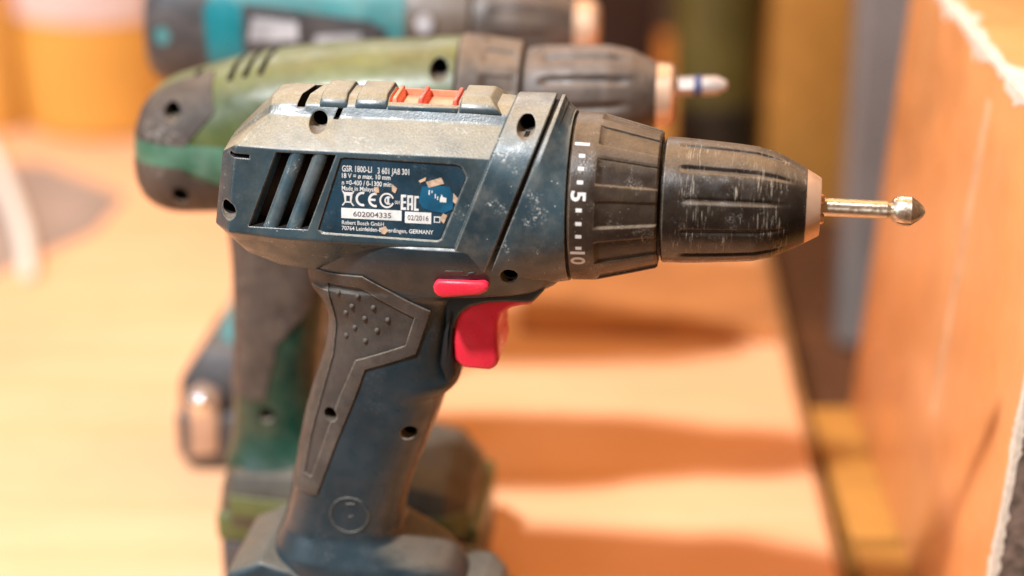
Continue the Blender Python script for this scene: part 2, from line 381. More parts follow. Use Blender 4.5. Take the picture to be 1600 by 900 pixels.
# clutch ring with recessed pads
def smooth01(x): x = max(0, min(1, x)); return x * x * (3 - 2 * x)
def pads(u, deg):
    d = (deg - 7 + 15) % 30 - 15
    a = smooth01((10.2 - abs(d)) / .9); b = smooth01((u - 27.6) / .7)
    return -.85 * a * b
cl = link('clutch_ring', lathe([(19.6, 20), (19.6, 25.1), (20.1, 25.6), (26.5, 25.3), (27.4, 25.15), (28.6, 24.9), (34, 23.6), (40, 22.1), (44.8, 20.9), (45.4, 20.3), (45.4, 14)], AX, 360, pads, nu=.8, smooth=30), 'clutch_plastic', D1)
link('seam_core', lathe([(17, 24.2), (20.5, 24.2)], AX, 60), 'black_gap', D1)
CR = lambda u: 25.6 - (u - 20.1) * .047 + .06
def on_clutch(u, deg, rr=None): 
    r = rr or CR(u); t = R(deg); return (u, -r * math.cos(t), AX + r * math.sin(t))
for i in range(10):
    deg = 56 - 9.2 * i
    if i in (0, 4, 9):
        s_ = '1' if i == 0 else '5' if i == 4 else '10'
        vs, fs = text_geo(s_, 5.9, .03)
        wx = max(v[0] for v in vs) - min(v[0] for v in vs); mx = min(v[0] for v in vs); my = max(v[1] for v in vs)
        rad = 25.5
        vv = [on_clutch(22.9 + (y - my / 2), deg - math.degrees((x - mx - wx / 2) * 1.15 / rad)) for x, y, _ in vs]
        nm = 'scale_number'
    else:
        vv = [on_clutch(22.2 + a, deg + b) for a, b in ((0, -1.3), (1.8, -1.3), (1.8, 0), (1.8, 1.3), (0, 1.3), (0, 0))]; fs = [(0, 1, 2, 5), (5, 2, 3, 4)]; nm = 'scale_tick'
    link(nm, raw(vv, fs), 'mark_white', cl)
# keyless chuck
def flutes(u, deg):
    d = (deg - 19.5 + 15) % 30 - 15
    a = max(0, 1 - abs(d - .8) / 3.6) if d > .8 else max(0, 1 - abs(d - .8) / 5.0)
    b = smooth01((u - 51) / 2.5) * smooth01((86 - u) / 10)
    return -.8 * smooth01(a) * b
ch = link('chuck', lathe([(46.4, 14), (46.4, 18.4), (46.9, 19.0), (52, 18.9), (60, 18.4), (68, 17.8), (74, 17.2), (79, 15.9), (84, 13.7), (88.6, 11.3), (88.9, 10.8), (88.9, 5)], AX, 480, flutes, nu=.8, smooth=30), 'chuck_plastic', D1)
link('chuck_nose', lathe([(87, 6), (88.0, 11.0), (88.6, 11.15), (92.6, 8.9), (93.0, 8.5), (93.0, 3.4), (91, 3.2)], AX, 72, smooth=25), 'nose_steel', ch)
link('seam_core', lathe([(44, 17.0), (48, 17.0)], AX, 60), 'black_gap', D1)
for k in range(3):
    t = R(60 + 120 * k)
    me = lathe([(90, 1.6), (93.6, 1.6), (94.2, 1.2)], 0, 16)
    o = link('chuck_jaw', me, 'nose_steel', ch); o.location = (0, -3.6 * math.cos(t) * MM, (AX + 3.6 * math.sin(t)) * MM)

# handle
HN = 2.7
hrow = [(184.5, -54, 18.6, 25.0), (183, -55, 18.8, 26.3), (178, -58.5, 18.8, 25.2), (172, -62, 18.4, 22.6), (167.6, -63.2, 16.4, 20.4), (165.6, -63.2, 13.4, 19.4), (164.8, -63.0, 6, 19.2), (164.2, -62.8, -8, 19.1), (162.5, -62.2, -13, 18.8), (159, -59.6, -15, 18.4), (153.5, -57.3, -16.4, 18), (150, -57.1, -17.0, 18), (142, -58.2, -18, 18),
        (136, -60, -17.6, 17.8), (131.6, -61.6, -16.2, 17.5), (129, -62.5, -17.6, 17.3), (126, -63.5, -20.6, 17.2), (118, -65.8, -23.4, 17), (108.5, -68, -26.8, 16.8), (101, -69.5, -29.8, 16.8), (96.6, -70.4, -31.6, 16.8), (87, -72.1, -34.5, 17), (79, -74.2, -36.0, 17.4), (76.5, -75.0, -36.0, 17.8), (75, -75.6, -35.2, 18.6), (69.6, -78.2, -27, 21.2), (68.6, -78.6, -25, 21.6), (64, -79.4, -19, 22.2), (56, -79.8, -14, 22.6), (42, -80, -12, 23)]
hd = catmull(hrow, .9)
def hsec(r, off=0., n=84):
    z, a, b, h = r; c0 = (a + b) / 2; ha = (b - a) / 2 + off; h += off; out = []
    for i in range(n):
        t = 2 * math.pi * i / n; c, s = sup(math.cos(t), math.sin(t), HN); out.append((c0 + ha * c, -h * s, z))
    return out
def HW(u, z):                                  # half width of the handle at (u, z)
    k = min(range(len(hd)), key=lambda i: abs(hd[i][0] - z)); _, a, b, h = hd[k]
    x = min(.999, abs((u - (a + b) / 2) / ((b - a) / 2))); return h * (1 - x ** HN) ** (1 / HN)
gp_out = [(-75, 171), (-59.2, 169.9), (-42.8, 171.4), (-22.8, 159.2), (-27.5, 144.9), (-43.5, 139.0), (-47.1, 128.9), (-53.4, 113.4), (-61.0, 92.9), (-80, 92)]
gp_in = [(-54.9, 166.5), (-43.9, 166.7), (-27.6, 157.4), (-30.6, 147.9), (-46.5, 141.8), (-52.2, 128.5), (-62.7, 98.8), (-65.4, 99.4), (-62.9, 112), (-58.5, 128), (-54.3, 142), (-53.0, 152)]
hl = link('handle', loft([hsec(r) for r in hd], smooth=40), ['handle_plastic', 'hole_wall', 'interior'], D1)
gr = link('grip_panel', loft([hsec(r, .55) for r in hd], smooth=40), 'rubber_grip', D1)
gr.data.materials.append(MATS['hole_wall']); gr.data.materials.append(MATS['interior'])
cut(gr, [cutter(prism(gp_out, 1, 60), 'rubber_grip')], 'INTERSECT')
gi_c = cutter(prism(gp_in, -1, 60), 'rubber_grip')
cut(gr, [gi_c], keep=True)
gi = link('grip_inset', loft([hsec(r, .12) for r in hd], smooth=40), ['rubber_inset', 'hole_wall', 'interior'], gr)
cut(gi, [gi_c], 'INTERSECT')
for o in (hl, gr, gi):
    cut(o, hole(-55.5, 121.6, 2.3, HW(-55.5, 121.6)))
cut(hl, hole(-30.9, 116.1, 2.6, HW(-30.9, 116.1)) + hole(2.1, 174.2, 2.6, HW(2.1, 174.2)))
dot = None
for u, z in [(-44.8, 163.9), (-46.9, 160.1), (-40.1, 160.3), (-49.1, 157.4), (-43, 156.3), (-35.8, 156.3), (-46.4, 152.7), (-39.3, 152.5), (-49.4, 149.4), (-43.1, 148.7), (-51.2, 164.1)]:
    if dot is None:
        bm = bmesh.new(); bmesh.ops.create_icosphere(bm, subdivisions=2, radius=.85 * MM); dot = mesh_of(bm, 180); dot.materials.append(MATS['rubber_grip'])
    o = bpy.data.objects.new('grip_dot', dot); COL.objects.link(o); o.parent = gr; o.location = (u * MM, -(HW(u, z) + .1) * MM, z * MM)
# emblem ring with its two small bars
def on_handle(pts, off): return [(u, -(HW(u, z) + off), z) for u, z in pts]
n = 40; rings = []
for ro, of in ((6.7, -.2), (6.5, .22), (5.9, .22), (5.7, -.2)):
    rings.append(on_handle([(-50.3 + ro * math.cos(2*math.pi*i/n), 86.4 + ro * math.sin(2*math.pi*i/n)) for i in range(n)], of))
em = link('emblem', loft(rings, cap=False, smooth=60), 'handle_plastic', D1)
for u, z, a, b in ((-50.0, 90.2, 1.6, .45), (-49.8, 85.9, .8, .35)):
    link('emblem_bar', bevel_mesh(loft([on_handle([(u - a, z - b), (u + a, z - b + .3), (u + a, z + b + .3), (u - a, z + b)], o_) for o_ in (-.2, .22)], smooth=0), .12, 1), 'handle_plastic', em)
# trigger and switch
tp = [(8.2, 159.5), (8.2, 163), (-12, 163), (-16.5, 157), (-17.0, 146), (-16.4, 139.4), (-13.8, 136.9), (-5.4, 136.7), (-3.4, 137.6), (-2.5, 140.2), (-2.9, 147), (-2.7, 153.2), (-1.5, 156.0), (1.4, 158.2), (4.6, 159.2)]
link('trigger', bevel_mesh(prism([(u, z + 1.3) for u, z in tp], -12, 12), 3.2, 5, 30, 50), 'red_plastic', D1)
tg = [(-19, 148), (-16.2, 150.5), (-15.4, 153.3), (-14.0, 155.9), (-11.1, 158.2), (-6, 159.7), (0, 160.3), (7.5, 160.5), (8.6, 161.2), (11.5, 164.6), (13.5, 169), (-19, 169)]
link('trigger_guard', bevel_mesh(prism([(u, z + 1.5) for u, z in tg], -13.2, 13.2), 1.2, 3, 25, 50), 'handle_plastic', D1)
link('trigger_slot', bevel_mesh(prism([(-18, 160), (-15.2, 158), (-16.6, 150), (-16.8, 143), (-15.4, 136.4), (-18.6, 132.5), (-21, 140)], -13.5, 13.5), 2, 2), 'black_gap', D1)
sw = [(-20.6, 168.6), (-20.2, 170.2), (-19.0, 171.0), (-5.1, 171.2), (-3.9, 170.6), (-3.7, 169.4), (-4.3, 168.2), (-6.3, 167.0), (-17.6, 165.4), (-19.2, 165.8), (-20.3, 167.0)]
link('direction_switch', bevel_mesh(prism([(u, z + 1.6) for u, z in sw], 16, 24.4), 1.1, 3, 40, 60), 'red_plastic', D1)
link('direction_mark', bevel_mesh(prism([(-16.8, 175.1), (-10.9, 175.3), (-10.9, 176.2), (-16.8, 176.0)], -.3, .18, wf=lambda u, z: HW(u, z)), .12, 1), 'handle_plastic', D1)
link('direction_mark', bevel_mesh(prism([(-10.1, 174.7), (-7.9, 175.0), (-7.7, 176.0), (-9.9, 175.6)], -.3, .18, wf=lambda u, z: HW(u, z)), .12, 1), 'handle_plastic', D1)
link('direction_mark', bevel_mesh(prism([(-16.8, 174.1), (-8.5, 174.3), (-8.5, 174.6), (-16.8, 174.4)], -.3, .12, wf=lambda u, z: HW(u, z)), .1, 1), 'handle_plastic', D1)
# foot and battery
frow = [(-97, 49, 17, 4), (-95, 56, 20, 3), (-91, 64, 21, 2.2), (-80, 69, 21, 2), (-70, 66, 21, 2), (-58, 60.5, 23, 2), (-36, 58.6, 24, 3), (-18, 58.2, 23.5, 4), (-9, 57.4, 22, 5), (-4, 55.0, 19, 6), (-1.5, 48, 16, 4)]
fr = []
for u, zt, h, c in frow:
    half = [(h - c * 1.6, zt), (h - c * .45, zt - c * .4), (h, zt - c * 1.5), (h + .6, 41)]
    fr.append([(u, -w, z) for w, z in half] + [(u, w, z) for w, z in half[::-1]])
ft = link('foot', bevel_mesh(loft(fr, smooth=0), .8, 2, 14), ['handle_plastic', 'hole_wall', 'interior'], D1)
cut(ft, hole(-89.2, 51.8, 2.4, 20))
link('spine_rib', bevel_mesh(loft([[(a - 1.0, -1.5, z), (a + 5, -3, z), (a + 5, 3, z), (a - 1.0, 1.5, z)] for z, a in ((95, -70.9), (84, -73), (76, -75.2), (70, -77.5), (62, -81))], smooth=0), .5, 2), 'rubber_grip', D1)
link('battery', bevel_mesh(loft([[(-93, -33, .3), (-6, -31, .3), (-6, 31, .3), (-93, 33, .3)], [(-96, -35, 6), (-3, -33, 6), (-3, 33, 6), (-96, 35, 6)], [(-96, -35, 40.6), (-3, -31, 40.6), (-3, 31, 40.6), (-96, 35, 40.6)]], smooth=0), 2.5, 3), 'charcoal_plastic', D1)

# rating label on the side face
LO = -.62
lw = lambda u, z: PW(u, z) + LO
lp = [(u * .985 - .49 if False else u + (.5 if u < -31 else -.5), z + (.4 if z < 197 else -.4)) for u, z in label_poly]
lab = link('rating_label', prism(lp, -.05, .12, wf=lw), 'label_blue', D1)
def flat(name, poly, m, off=.16, th=.05, parent=lab): return link(name, prism(poly, off - .1, off + th, wf=lw), m, parent)
def ltext(body, u, z, h, width, m='label_white', off=.26, name='label_text', bold=0.):
    vs, fs = text_geo(body, 1.0)
    mx = min(v[0] for v in vs); wx = max(v[0] for v in vs) - mx
    vv = [(u + (x - mx) / wx * width, z + y / .70 * h) for x, y, _ in vs]
    return link(name, raw([(a, -(lw(a, b) + off), b) for a, b in vv], fs), m, lab)
def lquad(u0, u1, z0, z1): return [(u0, z0), (u1, z0), (u1, z1), (u0, z1)]
ltext('GSR 1800-LI', -47.7, 204.9, 1.75, 9.0); ltext('3 601 JA8 301', -37.0, 204.7, 1.75, 9.5)
ltext('18 V ⎓ ø max. 10 mm'.replace('⎓', '='), -47.7, 203.0, 1.4, 14.6); ltext('n =0-400 / 0-1300 min', -47.7, 201.0, 1.4, 14.9)
ltext('Made in Malaysia', -47.7, 199.35, 1.3, 10.6)
# waste-bin mark: bin body, lid, crossing strokes
bx, bz = -45.8, 194.8
flat('bin_mark', [(bx - 1.0, bz + .9), (bx + 1.0, bz + .9), (bx + 1.35, bz + 3.6), (bx - 1.35, bz + 3.6)], 'mark_white', .18)
flat('bin_mark', lquad(bx - 1.6, bx + 1.6, bz + 3.6, bz + 4.0), 'mark_white', .18)
for s in (-1, 1): flat('bin_mark', [(bx - 1.9 * s, bz + .1), (bx - 1.5 * s, bz), (bx + 1.9 * s, bz + 4.3), (bx + 1.5 * s, bz + 4.4)], 'mark_white', .2)
flat('bin_mark', lquad(bx - .55, bx + .55, bz + 1.4, bz + 3.0), 'label_blue', .24)
def arc(name, cx, cz, r0, r1, a0, a1, m='label_white', n=18, off=.2):
    P_ = [(cx + r1 * math.cos(R(a0 + (a1 - a0) * i / n)), cz + r1 * math.sin(R(a0 + (a1 - a0) * i / n))) for i in range(n + 1)] + \
         [(cx + r0 * math.cos(R(a1 + (a0 - a1) * i / n)), cz + r0 * math.sin(R(a1 + (a0 - a1) * i / n))) for i in range(n + 1)]
    vs = [(u, -(lw(u, z) + off), z) for u, z in P_]; fs = [(i, i + 1, 2 * n - i, 2 * n + 1 - i) for i in range(n)]
    return link(name, raw(vs, fs), m, lab)
arc('conformity_mark', -41.4, 197.0, 1.45, 2.15, 75, 285); arc('conformity_mark', -37.6, 196.9, 1.45, 2.15, 75, 285); flat('conformity_mark', lquad(-39.5, -37.5, 196.6, 197.2), 'label_white', .2)
arc('approval_mark', -34.1, 196.9, 1.75, 2.25, 20, 340); arc('approval_mark', -33.6, 196.9, .8, 1.25, 60, 300); flat('approval_mark', lquad(-34.0, -33.4, 195.9, 197.9), 'label_white', .2)
ltext('001', -31.7, 196.0, 1.0, 1.5)
for q in (lquad(-29.9, -29.2, 194.4, 198.8), lquad(-29.2, -28.3, 198.1, 198.8), lquad(-29.2, -28.3, 196.3, 196.9), lquad(-29.2, -28.3, 194.4, 195.1),
          lquad(-28.0, -27.4, 194.4, 198.7), lquad(-27.4, -26.8, 198.0, 198.7), lquad(-27.4, -26.8, 195.8, 196.4), lquad(-26.8, -26.2, 194.4, 198.7),
          lquad(-25.9, -25.3, 194.3, 198.6), lquad(-25.3, -24.5, 198.0, 198.6), lquad(-25.3, -24.5, 194.3, 194.9)): flat('eac_mark', q, 'label_white', .2)
flat('label_field', lquad(-47.8, -29.6, 191.1, 194.1), 'label_white', .18); flat('label_field', lquad(-28.6, -20.7, 190.6, 193.9), 'label_white', .18)
ltext('602004335', -44.2, 191.8, 1.5, 11.5, 'label_ink', .30); ltext('02/2016', -27.8, 191.5, 1.5, 6.3, 'label_ink', .30)
flat('label_icon', lquad(-19.9, -18.0, 191.1, 192.9), 'label_white', .18); flat('label_icon', lquad(-19.6, -18.3, 191.4, 192.6), 'label_blue', .24); ltext('13', -19.4, 191.5, 1.0, 1.0)
ltext('Robert Bosch GmbH', -47.6, 189.3, 1.15, 12.7); ltext('70764 Leinfelden-Echterdingen, GERMANY', -47.6, 187.6, 1.2, 27.6)
flat('label_tear', [(-23.6, 201.5), (-19, 202.0), (-15.3, 201.7), (-14.1, 198.9), (-14.3, 195.3), (-16.8, 194.1), (-20.5, 194.3), (-23.3, 195.2), (-24.5, 197.1)], 'label_bright', .3)
for q in ([(-22.4, 202.9), (-21.6, 201.3), (-17.0, 202.7), (-17.9, 204.4)], [(-14.2, 200.0), (-12.8, 198.6), (-13.4, 196.8), (-14.3, 197.6)], [(-17.2, 194.0), (-15.9, 193.4), (-16.9, 190.9), (-18.2, 192.2)], [(-38.0, 200.6), (-36.6, 200.9), (-36.4, 199.2), (-37.6, 199.0)],
          [(-32.6, 201.9), (-31.0, 200.6), (-31.6, 199.2), (-32.6, 199.8)], [(-36.0, 188.7), (-34.4, 189.3), (-33.5, 188.1), (-34.6, 186.9), (-35.6, 187.2)], [(-24.6, 203.2), (-22.4, 204.3), (-22.6, 203.3), (-24.2, 202.6)]):
    flat('label_chip', q, 'label_chip', .36)
for q in (lquad(-21.6, -21.2, 199.2, 200.6), lquad(-20.7, -20.4, 199.8, 200.5), lquad(-19.7, -19.4, 198.3, 199.5), lquad(-19.0, -18.7, 197.9, 198.9), [(-18.2, 198.2), (-17.7, 199.6), (-17.2, 198.7), (-16.2, 198.5), (-16.3, 197.2), (-18.2, 197.3)]): flat('label_chip', q, 'label_white', .38)

# countersink bit held in the chuck
B1 = empty('countersink_bit', (0, 0, 0), -8)
tag(B1, 'short steel countersink bit with cone head, held in the nearest chuck beside the orange board', 'drill bit')
link('shank', lathe([(86, 2.75), (112.6, 2.75), (113.2, 2.5), (114.2, 2.3)], AX, 48, lambda u, d: -.28 * max(0, 1 - abs((d - 20 + 60) % 120 - 60) / 22), nu=.8, smooth=20), 'bit_steel', B1)
def flute3(u, deg):
    d = (deg - 78 + 60) % 120 - 60
    return -.5 * max(0, 1 - abs(d) / 7) * smooth01((u - 115) / 1.5) * smooth01((124.2 - u) / 2)
link('cone_head', lathe([(113.8, 2.2), (114.4, 3.4), (115.6, 4.2), (117.2, 4.55), (119.6, 4.55), (121.9, 2.9), (123.3, 1.5), (123.9, .5)], AX, 120, flute3, nu=.4, smooth=25), 'bit_steel', B1)

# ------------------------------------------------------------ drills 2 and 3 (behind, out of focus)
def sleeve(stations, step=1.5, n=56, smooth=40):
    """rounded body: (u, z centre, half height, half width, exponent)"""
    rings = []
    for u, zc, hz, hw_, e in catmull(stations, step):
        ring = []
        for i in range(n):
            t = 2 * math.pi * i / n; c, s = sup(math.cos(t), math.sin(t), e); ring.append((u, -hw_ * c, zc + hz * s))
        rings.append(ring)
    return loft(rings, smooth=smooth)
def pillar(rows, off=0., n=56, e=2.6, step=1.5):
    rings = []
    for z, a, b, h in catmull(rows, step):
        c0 = (a + b) / 2; ha = (b - a) / 2 + off; ring = []
        for i in range(n):
            t = 2 * math.pi * i / n; c, s = sup(math.cos(t), math.sin(t), e); ring.append((c0 + ha * c, -(h + off) * s, z))
        rings.append(ring)
    return loft(rings, smooth=40)

D2 = empty('cordless_drill', (0, .098, 0), -6)
tag(D2, 'green cordless drill with brown chuck, middle of the row between blue and teal drills', 'drill', 'cordless drills standing in a row')
body2 = [(-133.6, 169, 6, 8, 2.2), (-132.8, 170, 14, 15, 2.3), (-129, 171.5, 20, 20, 2.4), (-122, 172.8, 23.6, 23.5, 2.4), (-112, 174.5, 25.2, 25.5, 2.4), (-90, 178.5, 27.5, 27.5, 2.4), (-60, 182, 28.5, 28, 2.3), (-35, 185, 27.5, 27, 2.2), (-18, 189, 24.5, 25, 2.1)]
h2 = link('housing', sleeve(body2), ['green_plastic', 'interior', 'hole_wall'], D2)
c2 = hole(-116.5, 190.5, 3.2, 19) + hole(-23.2, 207.5, 3.3, 17)
for u in (-97, -91.5, -86): c2.append(cutter(loft([[(u - 1.1, -16, 196), (u + 1.1, -16, 196), (u + 2.6, 6, 196), (u + .4, 6, 196)], [(u - 1.1, -16, 215), (u + 1.1, -16, 215), (u + 2.6, 6, 215), (u + .4, 6, 215)]], smooth=0)))
c2.append(cutter(prism([(-112.4, 195), (-110.2, 195), (-109, 212), (-111.2, 212)], -2, 12)))
cut(h2, c2)
# brown rubber overlay at the rear, cut from a slightly larger body
rb = link('rear_bumper', sleeve([(u - .4 if u < -130 else u, z, a + .6, b + .6, e) for u, z, a, b, e in body2]), ['brown_rubber', 'hole_wall', 'interior'], D2)
cut(rb, [cutter(prism([(-140, 140), (-84, 140), (-92, 156), (-101, 166), (-110, 168), (-113, 171.5), (-140, 171.5)], -40, 40), 'brown_rubber')], 'INTERSECT')
cut(rb, hole(-115.0, 160.8, 3.2, 22))
cut(h2, [cutter(cyl_w(-115.0, 160.8, 3.2, 8, 40), 'interior')])
rb2 = link('rear_bumper', sleeve([(u - .4 if u < -130 else u, z, a + .6, b + .6, e) for u, z, a, b, e in body2]), ['brown_rubber', 'hole_wall', 'interior'], D2)
cut(rb2, [cutter(prism([(-140, 179.5), (-112, 179.5), (-101, 192), (-104, 203), (-121, 203), (-140, 196)], 8, 40), 'brown_rubber')], 'INTERSECT')
cut(rb2, [cutter(cyl_w(-116.5, 190.5, 3.2, 4, 40), 'hole_wall')])
ga = link('accent_band', sleeve([(u - .2 if u < -130 else u, z, a + .4, b + .4, e) for u, z, a, b, e in body2]), 'green_accent', D2)
cut(ga, [cutter(prism([(-140, 171), (-112, 171), (-100, 166), (-88, 153), (-80, 153), (-96, 180), (-112, 180), (-140, 180)], 8, 40), 'green_accent')], 'INTERSECT')
sm = link('seam_band', sleeve([(u, z, a + .5, b + .5, e) for u, z, a, b, e in body2 if u > -70]), 'green_plastic', D2)
cut(sm, [cutter(prism([(-46, 150), (-14, 150), (-14, 220), (-26, 220)], -40, 40), 'green_plastic')], 'INTERSECT')
cut(sm, [cutter(cyl_w(-23.2, 207.5, 3.3, 2, 40), 'hole_wall')])
T2 = .06; A2 = 192.5
link('clutch_ring', lathe([(-17.5, 16), (-17.5, 23.2), (-16.5, 23.8), (0, 21.0), (4.0, 20.2), (4.4, 16)], A2, 144, lambda u, d: (-.8 * smooth01((10 - abs((d + 15) % 30 - 15)) / 1.5) * smooth01((u + 9) / 1) if u < 3 else 0), T2, nu=1.), 'brown_plastic', D2)
k2 = link('chuck', lathe([(5.2, 12), (5.2, 17.6), (8, 18.3), (22, 18.6), (34, 17.9), (42, 15.8), (50, 11.8), (51, 11)], A2, 180, lambda u, d: -1.3 * smooth01((7 - abs((d - 5 + 15) % 30 - 15)) / 5) * smooth01((u - 10) / 3) * smooth01((44 - u) / 8), T2, nu=1.2), 'brown_chuck', D2)
link('chuck_nose', lathe([(50, 8), (50.6, 11.3), (55.5, 10.6), (57.0, 8.8), (57.0, 3)], A2, 60, tilt=T2), 'nose_steel', k2)
hr2 = [(176, -104, -50, 22), (150, -103, -58, 21), (132, -102, -62, 20), (118, -102.2, -66, 19.5), (100, -103, -70, 19), (80, -104.6, -72, 18.5), (66, -105.4, -70, 18.5), (57, -107, -66, 21), (50, -109, -60, 25)]
hh2 = link('handle', pillar(hr2), ['green_handle', 'hole_wall', 'interior'], D2)
cut(hh2, hole(-89.5, 73.5, 2.9, 18))
g2 = link('grip_panel', pillar(hr2, .7), 'brown_rubber', D2)
cut(g2, [cutter(prism([(-120, 165), (-66, 165), (-70, 118), (-84, 103), (-90, 80), (-120, 80)], 1, 60), 'brown_rubber')], 'INTERSECT')
fr = []
for u, zt, h, c in ((-109, 38, 20, 4), (-107, 47, 24, 5), (-102, 53, 27, 6), (-70, 56, 30, 7), (-40, 56, 32, 9), (-22, 53, 33, 11), (-14, 46, 29, 12), (-11, 34, 25, 10)):
    half = [(h - c * 1.6, zt), (h - c * .45, zt - c * .4), (h, zt - c * 1.5), (h + .6, 31)]
    fr.append([(u, -w, z) for w, z in half] + [(u, w, z) for w, z in half[::-1]])
link('foot', bevel_mesh(loft(fr, smooth=0), 1.2, 3, 12), 'dark_olive', D2)
fs2 = link('foot_stripe', loft([[(u, y * 1.02 + (.5 if y > 0 else -.5), z + .3) for u, y, z in r] for r in fr], smooth=20), 'green_plastic', D2)
cut(fs2, [cutter(prism([(-103, 36), (-12.5, 33), (-12.5, 41), (-103, 44)], -60, 60), 'green_plastic')], 'INTERSECT')
link('foot_trim', bevel_mesh(loft([[(-109, -27, z), (-9.4, -28, z), (-9.4, 28, z), (-109, 27, z)] for z in (24, 36)], smooth=0), 2, 3), 'green_plastic', D2)
link('battery', bevel_mesh(loft([[(-107, -25, .3), (-12, -26, .3), (-12, 26, .3), (-107, 25, .3)], [(-108, -26.5, 6), (-10, -27.5, 6), (-10, 27.5, 6), (-108, 26.5, 6)], [(-108, -26.5, 24.4), (-10, -27.5, 24.4), (-10, 27.5, 24.4), (-108, 26.5, 24.4)]], smooth=0), 2.5, 3), 'charcoal_plastic', D2)
B2 = empty('driver_bit', (0, .098, 0), -6)
tag(B2, 'blurred steel driver bit with dark blue band, held in the middle drill chuck', 'drill bit')
A3 = A2 + 3
link('shank', lathe([(52, 3.4), (63.5, 3.4)], A3, 6, tilt=T2, smooth=0), 'dull_steel', B2)
link('colour_band', lathe([(63.4, 3.0), (63.4, 3.7), (66.2, 3.7), (66.2, 3.0)], A3, 24, tilt=T2), 'blue_band', B2)
link('tip', lathe([(66.1, 3.3), (71, 3.3), (74.5, 1.6), (75, .6)], A3, 24, tilt=T2), 'dull_steel', B2)

D3 = empty('cordless_drill', (0, .206, 0), -6)
tag(D3, 'teal and charcoal cordless drill, farthest back in the row behind the green drill', 'drill', 'cordless drills standing in a row')
A4 = 190
body3 = [(-147.6, 186, 10, 9, 2.3), (-146.5, 187, 18, 17, 2.4), (-141, 189, 24, 22, 2.4), (-130, 190, 26.5, 25, 2.4), (-100, 191, 28, 26, 2.4), (-60, 191, 28, 26, 2.3), (-40, 190.5, 25.5, 25, 2.2)]
h3 = link('housing', sleeve(body3), 'teal_plastic', D3)
o_ = link('rear_cap', sleeve([(u - .4 if u < -140 else u, z, a + .7, b + .7, e) for u, z, a, b, e in body3]), ['charcoal_plastic', 'teal_bright'], D3)
cut(o_, [cutter(prism([(-155, 150), (-104, 150), (-119, 178), (-120, 200), (-112, 225), (-155, 225)], -40, 40), 'charcoal_plastic')], 'INTERSECT')
cut(o_, [cutter(cyl_w(-138, 189, 4.0, 18, 40), 'teal_bright')])
o_ = link('accent_band', sleeve([(u, z, a + .5, b + .5, e) for u, z, a, b, e in body3]), 'teal_bright', D3)
cut(o_, [cutter(prism([(-121, 176), (-105, 170), (-104, 201), (-112, 206), (-121, 201)], 5, 40), 'teal_bright')], 'INTERSECT')
o_ = link('side_band', sleeve([(u, z, a + .6, b + .6, e) for u, z, a, b, e in body3]), 'charcoal_plastic', D3)
cut(o_, [cutter(prism([(-104.5, 168), (-48, 180), (-47, 194), (-53, 197.5), (-104, 203)], 5, 40), 'charcoal_plastic')], 'INTERSECT')
for poly in ([(-102, 188), (-82, 189), (-82, 196.5), (-100, 198)], [(-76, 184), (-57, 186), (-57, 192.5), (-75, 191)]):
    p_ = link('side_sticker', sleeve([(u, z, a + .8, b + .8, e) for u, z, a, b, e in body3]), 'pale_sticker', D3)
    cut(p_, [cutter(prism(poly, 5, 40), 'pale_sticker')], 'INTERSECT')
link('clutch_ring', lathe([(-41, 16), (-40.5, 25), (-39, 25.4), (-15, 22.5), (-14.5, 16)], A4, 96), 'brown_plastic', D3)
o_ = link('clutch_badge', cyl_w(-32, 196.5, 3.6, 22, 25.2), 'pale_sticker', D3)
k3 = link('chuck', lathe([(-13.8, 12), (-13.8, 20.5), (-10, 21), (4, 20.3), (14, 17.6), (25, 12.2), (26.5, 11)], A4, 120, lambda u, d: -1.2 * smooth01((7 - abs((d + 15) % 30 - 15)) / 5) * smooth01((u + 8) / 3) * smooth01((20 - u) / 8), nu=1.5), 'brown_chuck', D3)
link('chuck_nose', lathe([(25, 8), (26, 12), (33, 11), (35, 9), (35, 3)], A4, 48), 'nose_steel', k3)
hr3 = [(186, -116, -64, 21), (150, -114, -70, 20), (120, -113, -76, 19.5), (95, -115, -80, 19), (75, -119, -82, 19), (60, -124, -82, 21), (50, -128, -80, 25)]
link('handle', pillar(hr3), 'teal_plastic', D3)
g3 = link('grip_panel', pillar(hr3, .6), 'charcoal_plastic', D3)
cut(g3, [cutter(prism([(-104, 160), (-60, 160), (-60, 60), (-112, 60)], -60, 60), 'charcoal_plastic')], 'INTERSECT')
link('foot', bevel_mesh(loft([[(-139, -33, 28), (-52, -32, 28), (-52, 32, 28), (-139, 33, 28)], [(-138, -33, 42), (-54, -32, 42), (-54, 32, 42), (-138, 33, 42)], [(-128, -27, 54), (-64, -27, 54), (-64, 27, 54), (-128, 27, 54)]], smooth=0), 2.5, 3), 'charcoal_plastic', D3)
link('battery', bevel_mesh(loft([[(-136, -35, .3), (-52, -34, .3), (-52, 34, .3), (-136, 35, .3)], [(-140, -37, 9), (-50, -36, 9), (-50, 36, 9), (-140, 37, 9)], [(-140, -37, 27.6), (-50, -36, 27.6), (-50, 36, 27.6), (-140, 37, 27.6)]], smooth=0), 3, 3), 'charcoal_plastic', D3)
bm = bmesh.new(); bmesh.ops.create_uvsphere(bm, u_segments=20, v_segments=12, radius=4.2 * MM)
o_ = link('clip_screw', mesh_of(bm, 180), 'chrome', D3); o_.location = (-128 * MM, -39 * MM, 33 * MM); o_.scale = (1.2, .5, 1.2)
link('belt_clip', bevel_mesh(prism([(-134, 8), (-122, 10), (-120, 40), (-127, 43), (-133, 38)], 36.6, 39), .8, 2), 'clip_steel', D3)

